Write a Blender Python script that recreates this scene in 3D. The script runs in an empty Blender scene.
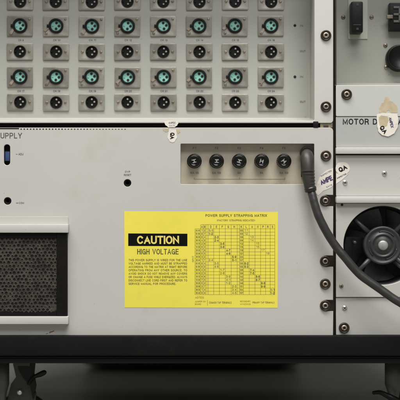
import bpy, bmesh, math, random
from mathutils import Vector, Matrix
random.seed(7)
R = math.radians
S = 0.0012            # metres per unit of the drawing grid (about one XLR flange = 26 units)
FLOOR_ROW = 468.0
D = 1.3333            # camera distance to the rack face
scene = bpy.context.scene
C = scene.collection

# ------------------------------------------------------------------ camera
cam_d = bpy.data.cameras.new('camera'); cam = bpy.data.objects.new('camera', cam_d); C.objects.link(cam)
cam.location = (0, -D, (FLOOR_ROW-200)*S); cam.rotation_euler = (R(90), 0, 0)
cam_d.lens = 100; cam_d.sensor_width = 36; cam_d.clip_end = 100; cam_d.clip_start = 0.05
cam_d.dof.use_dof = True; cam_d.dof.focus_distance = D; cam_d.dof.aperture_fstop = 4.5
scene.camera = cam
# ------------------------------------------------------------------ light
w = bpy.data.worlds.new('World'); scene.world = w; w.use_nodes = True
w.node_tree.nodes['Background'].inputs[0].default_value = (1.0, 0.985, 0.94, 1)
w.node_tree.nodes['Background'].inputs[1].default_value = 0.23
def area(name, loc, target, sx, sy, power, col):
    l = bpy.data.lights.new(name, 'AREA'); l.shape = 'RECTANGLE'; l.size = sx; l.size_y = sy
    l.energy = power; l.color = col
    o = bpy.data.objects.new(name, l); C.objects.link(o); o.location = loc
    o.rotation_euler = (Vector(target)-Vector(loc)).to_track_quat('-Z', 'Y').to_euler()
    return o
area('ceiling_fluorescent', (-0.25, -0.85, 2.55), (0, -0.2, 0.3), 2.2, 0.7, 64, (1.0, 0.975, 0.93))
area('frontal_fill', (0.6, -2.6, 2.6), (0, 0, 0.3), 2.0, 0.8, 34, (0.97, 0.985, 1.0))  # weaker frontal fill, added to soften the steep overhead light
scene.view_settings.view_transform = 'Standard'; scene.view_settings.look = 'None'
scene.view_settings.exposure = 0.43; scene.view_settings.gamma = 1.0

# ------------------------------------------------------------------ coordinates
def P(px, py, y=0.0):
    """grid position -> metres on the plane of depth y (real size grows with depth of that plane)"""
    k = 1 + y/D
    return Vector(((px-200)*S*k, y, (FLOOR_ROW-200)*S + (200-py)*S*k))

# ------------------------------------------------------------------ materials
MATS = {}
def mat(name, col, rough=0.5, metal=0.0, var=0.0, vscale=12.0, bump=0.0, bscale=900.0, stain=None, stain_amt=0.0,
        stain_scale=9.0, rvar=0.0, coat=0.0, spec=0.5, trans=0.0):
    m = bpy.data.materials.new(name); m.use_nodes = True; nt = m.node_tree
    b = nt.nodes['Principled BSDF']; L = nt.links
    b.inputs['Roughness'].default_value = rough; b.inputs['Metallic'].default_value = metal
    b.inputs['Base Color'].default_value = (*col, 1)
    b.inputs['Specular IOR Level'].default_value = spec
    if coat: b.inputs['Coat Weight'].default_value = coat; b.inputs['Coat Roughness'].default_value = 0.08
    if trans: b.inputs['Transmission Weight'].default_value = trans
    tc = nt.nodes.new('ShaderNodeTexCoord')
    src = None
    if var or stain_amt:
        n = nt.nodes.new('ShaderNodeTexNoise'); n.inputs['Scale'].default_value = vscale
        n.inputs['Detail'].default_value = 6; n.inputs['Roughness'].default_value = 0.62
        L.new(tc.outputs['Object'], n.inputs['Vector'])
        r = nt.nodes.new('ShaderNodeValToRGB')
        r.color_ramp.elements[0].position = 0.3; r.color_ramp.elements[1].position = 0.7
        r.color_ramp.elements[0].color = (*[c*(1-var) for c in col], 1)
        r.color_ramp.elements[1].color = (*[min(1, c*(1+var)) for c in col], 1)
        L.new(n.outputs['Fac'], r.inputs['Fac']); src = r.outputs['Color']
        if stain_amt:
            n2 = nt.nodes.new('ShaderNodeTexNoise'); n2.inputs['Scale'].default_value = stain_scale
            n2.inputs['Detail'].default_value = 9; n2.inputs['Roughness'].default_value = 0.7
            L.new(tc.outputs['Object'], n2.inputs['Vector'])
            r2 = nt.nodes.new('ShaderNodeValToRGB')
            r2.color_ramp.elements[0].position = 0.56; r2.color_ramp.elements[1].position = 0.78
            r2.color_ramp.elements[0].color = (0, 0, 0, 1); r2.color_ramp.elements[1].color = (stain_amt,)*3+(1,)
            L.new(n2.outputs['Fac'], r2.inputs['Fac'])
            mx = nt.nodes.new('ShaderNodeMix'); mx.data_type = 'RGBA'
            L.new(r2.outputs['Color'], mx.inputs[0]); L.new(src, mx.inputs[6]); mx.inputs[7].default_value = (*stain, 1)
            src = mx.outputs[2]
            if bscale == 1300:                              # small chips and dust specks in the paint
                n3 = nt.nodes.new('ShaderNodeTexNoise'); n3.inputs['Scale'].default_value = 210; n3.inputs['Detail'].default_value = 2
                L.new(tc.outputs['Object'], n3.inputs['Vector'])
                r3 = nt.nodes.new('ShaderNodeValToRGB')
                r3.color_ramp.elements[0].position = 0.745; r3.color_ramp.elements[1].position = 0.80
                r3.color_ramp.elements[0].color = (0, 0, 0, 1); r3.color_ramp.elements[1].color = (0.55, 0.55, 0.55, 1)
                L.new(n3.outputs['Fac'], r3.inputs['Fac'])
                m3 = nt.nodes.new('ShaderNodeMix'); m3.data_type = 'RGBA'
                L.new(r3.outputs['Color'], m3.inputs[0]); L.new(src, m3.inputs[6]); m3.inputs[7].default_value = (0.12, 0.10, 0.075, 1)
                src = m3.outputs[2]
        if name in ('brushed_nickel', 'teal_insert', 'worn_steel', 'oily_washer'):      # wear differs from piece to piece
            oi = nt.nodes.new('ShaderNodeObjectInfo'); hs = nt.nodes.new('ShaderNodeHueSaturation'); mr_ = nt.nodes.new('ShaderNodeMapRange')
            mr_.inputs[3].default_value = 0.78; mr_.inputs[4].default_value = 1.16
            L.new(oi.outputs['Random'], mr_.inputs[0]); L.new(mr_.outputs[0], hs.inputs['Value']); L.new(src, hs.inputs['Color']); src = hs.outputs['Color']
            ad = nt.nodes.new('ShaderNodeVectorMath'); L.new(tc.outputs['Object'], ad.inputs[0]); L.new(oi.outputs['Random'], ad.inputs[1]); L.new(ad.outputs[0], n.inputs['Vector'])
            if stain_amt: L.new(ad.outputs[0], n2.inputs['Vector'])
        L.new(src, b.inputs['Base Color'])
        if rvar:
            mr = nt.nodes.new('ShaderNodeMapRange')
            mr.inputs[3].default_value = max(0, rough-rvar); mr.inputs[4].default_value = min(1, rough+rvar)
            L.new(n.outputs['Fac'], mr.inputs[0]); L.new(mr.outputs[0], b.inputs['Roughness'])
    if bump:
        nb = nt.nodes.new('ShaderNodeTexNoise'); nb.inputs['Scale'].default_value = bscale; nb.inputs['Detail'].default_value = 3
        L.new(tc.outputs['Object'], nb.inputs['Vector'])
        bp = nt.nodes.new('ShaderNodeBump'); bp.inputs['Strength'].default_value = bump; bp.inputs['Distance'].default_value = 0.0005
        L.new(nb.outputs['Fac'], bp.inputs['Height']); L.new(bp.outputs['Normal'], b.inputs['Normal'])
    MATS[name] = m; return m
PAINT = mat('warm_grey_paint', (0.505, 0.491, 0.460), 0.5, var=0.035, vscale=5, bump=0.12, bscale=1300, stain=(0.33, 0.29, 0.22), stain_amt=0.34, stain_scale=11, rvar=0.16)
PANP = mat('grey_pan_paint', (0.41, 0.41, 0.37), 0.5, var=0.04, vscale=8, bump=0.12, bscale=1300, stain=(0.30, 0.27, 0.2), stain_amt=0.2, stain_scale=16, rvar=0.1)
FRAMEP = mat('pale_frame_paint', (0.54, 0.525, 0.50), 0.48, var=0.035, vscale=10, bump=0.12, bscale=1300, stain=(0.30, 0.25, 0.18), stain_amt=0.25, stain_scale=20, rvar=0.1)
GREENP = mat('grey_green_paint', (0.315, 0.315, 0.275), 0.5, var=0.06, vscale=9, bump=0.12, bscale=1300, stain=(0.3, 0.27, 0.2), stain_amt=0.2, stain_scale=12)
COOLP = mat('cool_grey_paint', (0.41, 0.415, 0.40), 0.42, var=0.04, vscale=11, bump=0.10, bscale=1300, stain=(0.3, 0.27, 0.22), stain_amt=0.2, stain_scale=15)
LIPP = mat('white_lip_paint', (0.53, 0.52, 0.495), 0.42, var=0.03, vscale=14, bump=0.1, bscale=1300, stain=(0.3, 0.26, 0.2), stain_amt=0.25, stain_scale=25)
BEIGE = mat('aged_beige_plate', (0.52, 0.465, 0.365), 0.2, coat=0.4, var=0.10, vscale=30, bump=0.1, stain=(0.22, 0.16, 0.10), stain_amt=0.6, stain_scale=26)
NICKEL = mat('brushed_nickel', (0.34, 0.32, 0.28), 0.42, 0.7, var=0.14, vscale=70, bump=0.25, bscale=1500, stain=(0.18, 0.13, 0.08), stain_amt=0.6, stain_scale=60, rvar=0.12)
STEEL = mat('worn_steel', (0.42, 0.35, 0.28), 0.42, 0.75, var=0.2, vscale=200, bump=0.2, stain=(0.16, 0.09, 0.05), stain_amt=0.7, stain_scale=150)
BRIGHT = mat('bright_steel', (0.62, 0.62, 0.58), 0.28, 0.85, var=0.1, vscale=200)
WASHER = mat('oily_washer', (0.045, 0.032, 0.022), 0.32, 0.35, var=0.3, vscale=200, stain=(0.12, 0.07, 0.04), stain_amt=0.7, stain_scale=180)
PIT = mat('pit_black', (0.006, 0.005, 0.005), 0.7)
BLACK = mat('black_plastic', (0.005, 0.005, 0.005), 0.42, spec=0.25, var=0.25, vscale=60, bump=0.1)
GLOSS = mat('gloss_bakelite', (0.004, 0.004, 0.004), 0.2, spec=0.35, var=0.2, vscale=90)
TEAL = mat('teal_insert', (0.27, 0.58, 0.50), 0.42, var=0.10, vscale=160, stain=(0.08, 0.2, 0.18), stain_amt=0.4, stain_scale=160)
PIN = mat('silver_pin', (0.46, 0.43, 0.37), 0.4, 0.4, var=0.1)
INK = mat('black_ink', (0.012, 0.012, 0.014), 0.6, spec=0.2, var=0.3, vscale=400)
FADEINK = mat('faded_ink', (0.075, 0.075, 0.072), 0.6, var=0.3, vscale=300)
YELLOW = mat('yellow_label', (0.81, 0.70, 0.085), 0.36, var=0.05, vscale=14, stain=(0.60, 0.46, 0.10), stain_amt=0.45, stain_scale=20, bump=0.5, bscale=26, rvar=0.12)
YINK = mat('label_print', (0.085, 0.08, 0.012), 0.6, var=0.3, vscale=500)
LBLACK = mat('label_black', (0.004, 0.004, 0.0035), 0.6, spec=0.08)
BRIGHTY = mat('label_yellow_letters', (0.74, 0.62, 0.16), 0.45)
PAPER = mat('sticker_paper', (0.74, 0.69, 0.62), 0.6, var=0.07, vscale=120, stain=(0.42, 0.30, 0.16), stain_amt=0.8, stain_scale=95)
PURPLE = mat('purple_ink', (0.07, 0.05, 0.12), 0.6, var=0.35, vscale=500)
RESIDUE = mat('dried_glue', (0.50, 0.42, 0.28), 0.55, var=0.18, vscale=120, stain=(0.40, 0.36, 0.28), stain_amt=0.7, stain_scale=120)
CABLE = mat('grey_rubber', (0.027, 0.026, 0.025), 0.38, var=0.15, vscale=50, bump=0.15, bscale=600)
PLUG = mat('moulded_grey', (0.034, 0.031, 0.027), 0.45, var=0.12, vscale=60, bump=0.1, bscale=700)
COLLAR = mat('collar_black', (0.018, 0.016, 0.014), 0.4)
FOAM = mat('filter_foam', (0.060, 0.052, 0.044), 0.85, spec=0.12, var=0.35, vscale=60, bump=0.3, bscale=1500)
FILTB = mat('filter_frame_black', (0.005, 0.0045, 0.004), 0.6, spec=0.15, var=0.4, vscale=90, bump=0.3, bscale=900)
FANB = mat('fan_black', (0.011, 0.011, 0.012), 0.4, var=0.3, vscale=60)
FANG = mat('fan_dark_grey', (0.032, 0.033, 0.033), 0.4, var=0.3, vscale=90, bump=0.15)
FBLADE = mat('fan_blade_grey', (0.022, 0.022, 0.022), 0.45, var=0.4, vscale=60, stain=(0.06, 0.055, 0.05), stain_amt=0.5, stain_scale=50)
HUBM = mat('fan_hub_metal', (0.36, 0.36, 0.35), 0.42, 0.5, var=0.2, vscale=200)
BEAM = mat('black_enamel', (0.0048, 0.0052, 0.0046), 0.62, var=0.25, vscale=14, bump=0.1, stain=(0.013, 0.013, 0.011), stain_amt=0.8, stain_scale=22, spec=0.16)
INTER = mat('cabinet_interior', (0.012, 0.011, 0.010), 0.8)
TAN = mat('tan_rail', (0.30, 0.25, 0.17), 0.5, 0.2, var=0.3, vscale=150, stain=(0.07, 0.04, 0.02), stain_amt=0.8, stain_scale=160)
RAILD = mat('dark_rail', (0.045, 0.035, 0.026), 0.5, 0.2, var=0.4, vscale=120)
BLUE = mat('blue_slider', (0.03, 0.06, 0.16), 0.35, var=0.2, vscale=200)
FLOORM = mat('grey_floor', (0.20, 0.195, 0.172), 0.5, var=0.15, vscale=3, bump=0.1, bscale=80, stain=(0.08, 0.08, 0.07), stain_amt=0.5, stain_scale=5)
WALLM = mat('back_wall', (0.14, 0.137, 0.125), 0.7, var=0.1, vscale=2, stain=(0.1, 0.1, 0.09), stain_amt=0.5, stain_scale=3)
CASEM = mat('dark_case', (0.028, 0.028, 0.027), 0.6, var=0.3, vscale=6, bump=0.2, bscale=200)
CASTERM = mat('caster_steel', (0.042, 0.042, 0.038), 0.42, 0.3, var=0.3, vscale=60, bump=0.2)
POSTM = mat('zinc_post', (0.085, 0.085, 0.075), 0.42, 0.4, var=0.2, vscale=40)
TYRE = mat('tyre_rubber', (0.02, 0.02, 0.02), 0.6)

# ------------------------------------------------------------------ mesh helpers
def link(name, bm, m, parent=None, smooth=False):
    me = bpy.data.meshes.new(name); bm.normal_update(); bm.to_mesh(me); bm.free()
    o = bpy.data.objects.new(name, me); C.objects.link(o)
    for mm in (m if isinstance(m, (list, tuple)) else [m]): me.materials.append(mm)
    if smooth:
        for p in me.polygons: p.use_smooth = True
        try: me.set_sharp_from_angle(angle=R(38))
        except Exception: pass
    if parent is not None:
        o.parent = parent
        o.matrix_parent_inverse = world_of(parent).inverted()
    return o
def world_of(o):
    m = o.matrix_basis.copy()
    if o.parent: m = world_of(o.parent) @ o.matrix_parent_inverse @ m
    return m
def thing(name, label, cat, loc, group=None):
    o = bpy.data.objects.new(name, None); C.objects.link(o); o.location = loc; o.empty_display_size = 0.02
    o['label'] = label; o['category'] = cat
    if group: o['group'] = group
    return o
def box(bm, x0, x1, y0, y1, z0, z1, bev=0.0, seg=2, mi=0):
    vs = [bm.verts.new((x, y, z)) for x in (x0, x1) for y in (y0, y1) for z in (z0, z1)]
    f = [(0,1,3,2),(4,6,7,5),(0,4,5,1),(2,3,7,6),(0,2,6,4),(1,5,7,3)]
    fs = [bm.faces.new([vs[i] for i in q]) for q in f]
    for q in fs: q.material_index = mi
    if bev:
        es = list({e for q in fs for e in q.edges})
        r = bmesh.ops.bevel(bm, geom=es, offset=bev, segments=seg, profile=0.6, affect='EDGES')
        for q in r['faces']: q.material_index = mi
def gbox(bm, px0, px1, py0, py1, ya, yb, bev=0.0, mi=0, ref=None):
    """box whose front face sits at depth ya with grid outline px0..px1, py0..py1"""
    a = P(px0, py1, ya if ref is None else ref); b = P(px1, py0, ya if ref is None else ref)
    box(bm, a.x, b.x, ya, yb, a.z, b.z, bev, mi=mi)
def lathe(bm, c, prof, n=40, mi=0, axis='Y'):
    """prof: list (radius, offset along axis); first/last radius 0 closes. Axis Y faces the camera with -y."""
    rings = []
    for r, h in prof:
        if r < 1e-7:
            v = (c.x, c.y+h, c.z) if axis == 'Y' else (c.x, c.y, c.z+h)
            rings.append([bm.verts.new(v)])
        else:
            ring = []
            for i in range(n):
                a = 2*math.pi*i/n
                v = (c.x+r*math.cos(a), c.y+h, c.z+r*math.sin(a)) if axis == 'Y' else (c.x+r*math.cos(a), c.y+r*math.sin(a), c.z+h)
                ring.append(bm.verts.new(v))
            rings.append(ring)
    for A, B in zip(rings, rings[1:]):
        for i in range(n):
            j = (i+1) % n
            try:
                if len(A) == 1 and len(B) == 1: continue
                if len(A) == 1: f = bm.faces.new((A[0], B[i], B[j]))
                elif len(B) == 1: f = bm.faces.new((A[i], B[0], A[j]))
                else: f = bm.faces.new((A[i], B[i], B[j], A[j]))
                f.material_index = mi; f.smooth = True
            except ValueError: pass
    bmesh.ops.recalc_face_normals(bm, faces=bm.faces)
def tube(bm, pts, rad, n=20, mi=0, cap=True):
    pts = [Vector(p) for p in pts]; rads = rad if isinstance(rad, (list, tuple)) else [rad]*len(pts)
    rings = []; up = Vector((0, 1, 0))
    for i, p in enumerate(pts):
        t = (pts[min(i+1, len(pts)-1)]-pts[max(i-1, 0)]).normalized()
        u = up - t*up.dot(t)
        if u.length < 1e-4: u = Vector((1, 0, 0)) - t*t.x
        u.normalize(); v = t.cross(u); up = u
        rings.append([bm.verts.new(p + (u*math.cos(2*math.pi*k/n)+v*math.sin(2*math.pi*k/n))*rads[i]) for k in range(n)])
    for A, B in zip(rings, rings[1:]):
        for k in range(n):
            f = bm.faces.new((A[k], A[(k+1)%n], B[(k+1)%n], B[k])); f.material_index = mi; f.smooth = True
    if cap:
        for r_ in (rings[0], rings[-1]):
            try: bm.faces.new(r_).material_index = mi
            except ValueError: pass
    bmesh.ops.recalc_face_normals(bm, faces=bm.faces)
def smooth_path(pts, n=10):
    out = []; P_ = [pts[0]] + list(pts) + [pts[-1]]
    for i in range(1, len(P_)-2):
        p0, p1, p2, p3 = [Vector(q) for q in P_[i-1:i+3]]
        for k in range(n):
            t = k/n
            out.append(0.5*((2*p1)+(p2-p0)*t+(2*p0-5*p1+4*p2-p3)*t*t+(3*p1-p0-3*p2+p3)*t**3))
    out.append(Vector(P_[-1])); return out
def rrect(px0, px1, py0, py1, r=1.0, n=5):
    pts = []
    for cx, cy, a0 in ((px1-r, py0+r, -90), (px1-r, py1-r, 0), (px0+r, py1-r, 90), (px0+r, py0+r, 180)):
        for k in range(n+1):
            a = R(a0+90*k/n); pts.append((cx+r*math.cos(a), cy+r*math.sin(a)))
    return pts
def circ(cx, cy, r, n=40, ry=None):
    return [(cx+r*math.cos(2*math.pi*i/n), cy+(ry or r)*math.sin(2*math.pi*i/n)) for i in range(n)]
def plate_bm(outer, holes, y, th, bev=0.0004):
    """sheet with holes; outline in grid units on depth y, thickness th going back"""
    cu = bpy.data.curves.new('t', 'CURVE'); cu.dimensions = '2D'; cu.fill_mode = 'BOTH'
    for loop in [outer]+holes:
        sp = cu.splines.new('POLY'); sp.points.add(len(loop)-1); sp.use_cyclic_u = True
        for q, (a, b) in zip(sp.points, loop):
            v = P(a, b, y); q.co = (v.x, v.z, 0, 1)
    cu.extrude = max(th/2-bev, 1e-5); cu.bevel_depth = bev; cu.offset = -bev; cu.bevel_resolution = 2
    o = bpy.data.objects.new('t', cu); C.objects.link(o)
    bpy.context.view_layer.update()
    me = bpy.data.meshes.new_from_object(o.evaluated_get(bpy.context.evaluated_depsgraph_get()))
    bpy.data.objects.remove(o); bpy.data.curves.remove(cu)
    bm = bmesh.new(); bm.from_mesh(me); bpy.data.meshes.remove(me)
    for v in bm.verts: x, z, d = v.co; v.co = (x, y+th/2-d, z)
    bmesh.ops.remove_doubles(bm, verts=bm.verts, dist=1e-6)
    bmesh.ops.recalc_face_normals(bm, faces=bm.faces)
    return bm
# stroke alphabet: every letter is a few pen lines on a 0..1 high body, drawn with a flat pen of any weight
def _a(cx, cy, rx, ry, a0, a1, n=9):
    return [(cx+rx*math.cos(R(a0+(a1-a0)*k/n)), cy+ry*math.sin(R(a0+(a1-a0)*k/n))) for k in range(n+1)]
_o = [(.0, .5)]+_a(.31, .5, .31, .5, 180, 540, 28)[1:-1]+[(.0, .5), (.003, .44)]
_bowl = lambda x, y0, y1: [(0, y1), (x-.22, y1)]+_a(x-.22, (y0+y1)/2, .22, (y1-y0)/2, 90, -90, 9)[1:-1]+[(x-.22, y0), (0, y0)]
GL = {
 'A': (.62, [[(0, 0), (.31, 1), (.62, 0)], [(.11, .34), (.51, .34)]]),
 'B': (.54, [[(0, 0), (0, 1)], _bowl(.50, .53, 1), _bowl(.54, 0, .53)]),
 'C': (.60, [_a(.31, .5, .31, .5, 42, 318, 22)]),
 'D': (.58, [[(0, 0), (0, 1)], [(0, 1), (.26, 1)]+_a(.26, .5, .32, .5, 90, -90, 14)[1:-1]+[(.26, 0), (0, 0)]]),
 'E': (.48, [[(.48, 1), (0, 1), (0, 0), (.48, 0)], [(0, .53), (.43, .53)]]),
 'F': (.46, [[(.46, 1), (0, 1), (0, 0)], [(0, .52), (.40, .52)]]),
 'G': (.62, [_a(.31, .5, .31, .5, 42, 325, 22)+[(.62, .28), (.62, .46), (.34, .46)], [(.62, .3), (.62, 0)]]),
 'H': (.54, [[(0, 0), (0, 1)], [(.54, 0), (.54, 1)], [(0, .53), (.54, .53)]]),
 'I': (.0, [[(0, 0), (0, 1)]]),
 'J': (.38, [[(.38, 1), (.38, .2)]+_a(.19, .2, .19, .2, 0, -180, 9)[1:]+[(0, .30)]]),
 'K': (.54, [[(0, 0), (0, 1)], [(.52, 1), (0, .38)], [(.18, .58), (.54, 0)]]),
 'L': (.44, [[(0, 1), (0, 0), (.44, 0)]]),
 'M': (.68, [[(0, 0), (0, 1), (.34, .12), (.68, 1), (.68, 0)]]),
 'N': (.55, [[(0, 0), (0, 1), (.55, 0), (.55, 1)]]),
 'O': (.64, [_a(.32, .5, .32, .5, 90, 452, 30)]),
 'P': (.52, [[(0, 0), (0, 1)], _bowl(.52, .46, 1)]),
 'Q': (.64, [_a(.32, .5, .32, .5, 90, 452, 30), [(.36, .24), (.64, -.04)]]),
 'R': (.55, [[(0, 0), (0, 1)], _bowl(.52, .48, 1), [(.30, .48), (.44, .42), (.49, .3), (.50, .1), (.55, 0)]]),
 'S': (.54, [_a(.27, .755, .25, .245, 25, 270, 14)[:-1]+_a(.27, .255, .27, .255, 90, -155, 14)]),
 'T': (.54, [[(0, 1), (.54, 1)], [(.27, 1), (.27, 0)]]),
 'U': (.54, [[(0, 1), (0, .3)]+_a(.27, .28, .27, .28, 180, 360, 12)+[(.54, .3), (.54, 1)]]),
 'V': (.60, [[(0, 1), (.30, 0), (.60, 1)]]),
 'W': (.86, [[(0, 1), (.21, 0), (.43, .95), (.65, 0), (.86, 1)]]),
 'X': (.58, [[(0, 1), (.58, 0)], [(0, 0), (.58, 1)]]),
 'Y': (.58, [[(0, 1), (.29, .44), (.29, 0)], [(.58, 1), (.29, .44)]]),
 'Z': (.54, [[(0, 1), (.54, 1), (0, 0), (.54, 0)]]),
 '0': (.50, [_a(.25, .5, .25, .5, 90, 452, 24)]),
 '1': (.22, [[(0, .76), (.2, 1), (.2, 0)]]),
 '2': (.48, [_a(.24, .72, .24, .28, 170, -20, 12)+[(.30, .42), (.02, .12), (0, 0), (.48, 0)]]),
 '3': (.48, [_a(.23, .76, .22, .24, 165, -90, 12), _a(.23, .27, .25, .27, 90, -165, 12)]),
 '4': (.50, [[(.38, 0), (.38, 1), (0, .3), (.50, .3)]]),
 '5': (.48, [[(.44, 1), (.08, 1), (.03, .52)]+_a(.23, .32, .25, .32, 130, -155, 14)]),
 '6': (.50, [_a(.25, .31, .25, .31, 0, 360, 20), [(.0, .35), (.03, .7), (.15, .95), (.3, 1), (.46, .84)]]),
 '7': (.46, [[(0, 1), (.46, 1), (.22, .5), (.14, 0)]]),
 '8': (.50, [_a(.25, .76, .22, .24, 0, 360, 18), _a(.25, .27, .25, .27, 0, 360, 18)]),
 '9': (.50, [_a(.25, .69, .25, .31, 0, 360, 20), [(.5, .65), (.47, .3), (.35, .05), (.2, 0), (.04, .16)]]),
 '-': (.26, [[(0, .4), (.26, .4)]]), '.': (.04, [[(0, 0), (.04, 0)]]), ':': (.04, [[(0, 0), (.04, 0)], [(0, .62), (.04, .62)]]),
 '(': (.2, [_a(.3, .5, .3, .62, 130, 230, 8)]), ')': (.2, [_a(-.1, .5, .3, .62, 50, -50, 8)]), ' ': (.22, [])}
def text(bm, s, px0, px1, py0, py1, y, bold=0.0, rot=0.0, mi=0):
    """letters fitted to the box px0..px1, py0(top)..py1(bottom), turned by rot degrees about the box centre"""
    H = py1-py0; pen = (0.115+bold)*H; gap = (0.15 if bold < 0.075 else 0.06)+(0.115+bold)*1.0; adv = 0.0; lines = []
    for ch in s:
        wd, strokes = GL[ch]
        for st_ in strokes: lines.append([(adv+x, z) for x, z in st_])
        adv += wd+gap
    adv -= gap; sx = (px1-px0-pen)/max(adv, 1e-6); sz = H-pen
    cx, cy = (px0+px1)/2, (py0+py1)/2; ca, sa = math.cos(R(rot)), math.sin(R(rot))
    def out(x, z, d):
        dx = px0+pen/2+x*sx-cx; dy = (py1-pen/2-z*sz)-cy; return (dx, dy)
    for li, ln in enumerate(lines):
        q = [Vector(out(x, z, 0)) for x, z in ln]
        q = [p for i, p in enumerate(q) if i == 0 or (p-q[i-1]).length > 1e-6]
        L_, R_ = [], []; closed = (q[0]-q[-1]).length < 0.04*H and len(q) > 8
        for i, p in enumerate(q):
            t0 = (p-q[i-1]).normalized() if i else None; t1 = (q[i+1]-p).normalized() if i < len(q)-1 else None
            if t0 is None: t0 = t1
            if t1 is None: t1 = t0
            n0 = Vector((-t0.y, t0.x)); n1 = Vector((-t1.y, t1.x)); n = (n0+n1)
            n = n.normalized() if n.length > 1e-3 else n0
            m = min(1/max(n.dot(n0), .3), 2.2 if bold < 0.07 else 3.2)*pen/2
            e = Vector((0, 0))
            if not closed and i == 0: e = -t1*pen/2
            if not closed and i == len(q)-1: e = t0*pen/2
            L_.append(p+n*m+e); R_.append(p-n*m+e)
        if bold >= 0.07:                                       # heavy letters get flat tops and feet
            for v in L_+R_: v.y = max(-H/2, min(H/2, v.y))
        yy_ = y-0.000002*(li % 4)
        V = [[bm.verts.new(P(cx+v.x*ca+v.y*sa, cy-v.x*sa+v.y*ca, yy_)) for v in W_] for W_ in (L_, R_)]
        for i in range(len(q)-1):
            try: bm.faces.new((V[0][i], V[0][i+1], V[1][i+1], V[1][i])).material_index = mi
            except ValueError: pass
def sheet(bm, pts, y, th=0.00022, mi=0):
    """thin paper or ink shape: polygon with real thickness"""
    a = [bm.verts.new(P(px, py, y)) for px, py in pts]; b = [bm.verts.new(v.co+Vector((0, th, 0))) for v in a]
    bm.faces.new(a).material_index = mi; bm.faces.new(b[::-1]).material_index = mi
    for i in range(len(a)):
        j = (i+1) % len(a); bm.faces.new((a[i], a[j], b[j], b[i])).material_index = mi
    bmesh.ops.recalc_face_normals(bm, faces=bm.faces)
def qline(bm, x0, y0, x1, y1, wd, y, mi=0):
    dx, dy = x1-x0, y1-y0; l = math.hypot(dx, dy); nx, ny = -dy/l*wd/2, dx/l*wd/2
    f = bm.faces.new([bm.verts.new(P(a, b, y)) for a, b in ((x0+nx, y0+ny), (x1+nx, y1+ny), (x1-nx, y1-ny), (x0-nx, y0-ny))])
    f.material_index = mi
def ragged(pts, amp, k=4):
    out = []
    for i, (x, y) in enumerate(pts):
        x2, y2 = pts[(i+1) % len(pts)]
        for j in range(k):
            t = j/k; out.append((x+(x2-x)*t+random.uniform(-amp, amp), y+(y2-y)*t+random.uniform(-amp, amp)))
    return out

def copy_part(o, parent, delta, rot=None):
    c = o.copy(); C.objects.link(c); c.parent = parent
    return c

# ------------------------------------------------------------------ rack screw (screw > washer), copied
screw_proto = {}
def rack_screw(parent, px, py, y=0.0, rot=0.0, k=1.0):
    c = P(px, py, y)
    if 's' not in screw_proto:
        bm = bmesh.new(); r = 3.15*S
        lathe(bm, Vector((0, 0, 0)), [(0, -0.0012), (1.15*S, -0.0012)], 24, 1)
        lathe(bm, Vector((0, 0, 0)), [(1.15*S, -0.0012), (1.3*S, -0.0030), (1.8*S, -0.0033), (2.6*S, -0.0029), (3.15*S, -0.0019), (3.2*S, -0.0008), (3.2*S, 0.0)], 32, 0)
        for a in (0, 90):                                     # cross recess
            v = Vector((math.cos(R(a)), 0, math.sin(R(a)))); n = Vector((-v.z, 0, v.x))
            q = [v*1.75*S+n*0.28*S, v*1.75*S-n*0.28*S, -v*1.75*S-n*0.28*S, -v*1.75*S+n*0.28*S]
            f = bm.faces.new([bm.verts.new(p+Vector((0, -0.00336, 0))) for p in q]); f.material_index = 1
        me = bpy.data.meshes.new('screw'); bm.to_mesh(me); bm.free(); me.materials.append(STEEL); me.materials.append(PIT)
        for p in me.polygons: p.use_smooth = True
        bm = bmesh.new()
        lathe(bm, Vector((0, 0, 0)), [(2.9*S, -0.0008), (3.5*S, -0.0014), (4.3*S, -0.0024), (4.9*S, -0.0024), (5.35*S, -0.0013), (5.4*S, 0.0002)], 40, 0)
        mw = bpy.data.meshes.new('washer'); bm.to_mesh(mw); bm.free(); mw.materials.append(WASHER)
        for p in mw.polygons: p.use_smooth = True
        screw_proto['s'] = (me, mw)
    me, mw = screw_proto['s']
    o = bpy.data.objects.new('screw', me); C.objects.link(o); o.parent = parent
    o.matrix_parent_inverse = world_of(parent).inverted(); o.location = c; o.rotation_euler = (0, R(rot), 0); o.scale = (k, k, k)
    wv = bpy.data.objects.new('washer', mw); C.objects.link(wv); wv.parent = o
    return o
small_proto = {}
def small_screw(parent, px, py, y=0.0, r=2.4, m=None, rot=0.0, name='screw'):
    key = (r, (m or BRIGHT).name)
    if key not in small_proto:
        bm = bmesh.new(); rr = r*S
        lathe(bm, Vector((0, 0, 0)), [(0, -0.0017), (rr*0.45, -0.0016), (rr*0.85, -0.0010), (rr, -0.0003), (rr, 0.0002)], 24, 0)
        for a in (0, 90):
            v = Vector((math.cos(R(a)), 0, math.sin(R(a)))); n = Vector((-v.z, 0, v.x))
            q = [v*0.6*rr+n*.11*rr, v*0.6*rr-n*.11*rr, -v*.6*rr-n*.11*rr, -v*.6*rr+n*.11*rr]
            f = bm.faces.new([bm.verts.new(p+Vector((0, -0.00185, 0))) for p in q]); f.material_index = 1
        me = bpy.data.meshes.new(name); bm.to_mesh(me); bm.free(); me.materials.append(m or BRIGHT); me.materials.append(PIT)
        for p in me.polygons: p.use_smooth = True
        small_proto[key] = me
    o = bpy.data.objects.new(name, small_proto[key]); C.objects.link(o); o.parent = parent
    o.matrix_parent_inverse = world_of(parent).inverted(); o.location = P(px, py, y); o.rotation_euler = (0, R(rot), 0)
    return o

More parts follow.
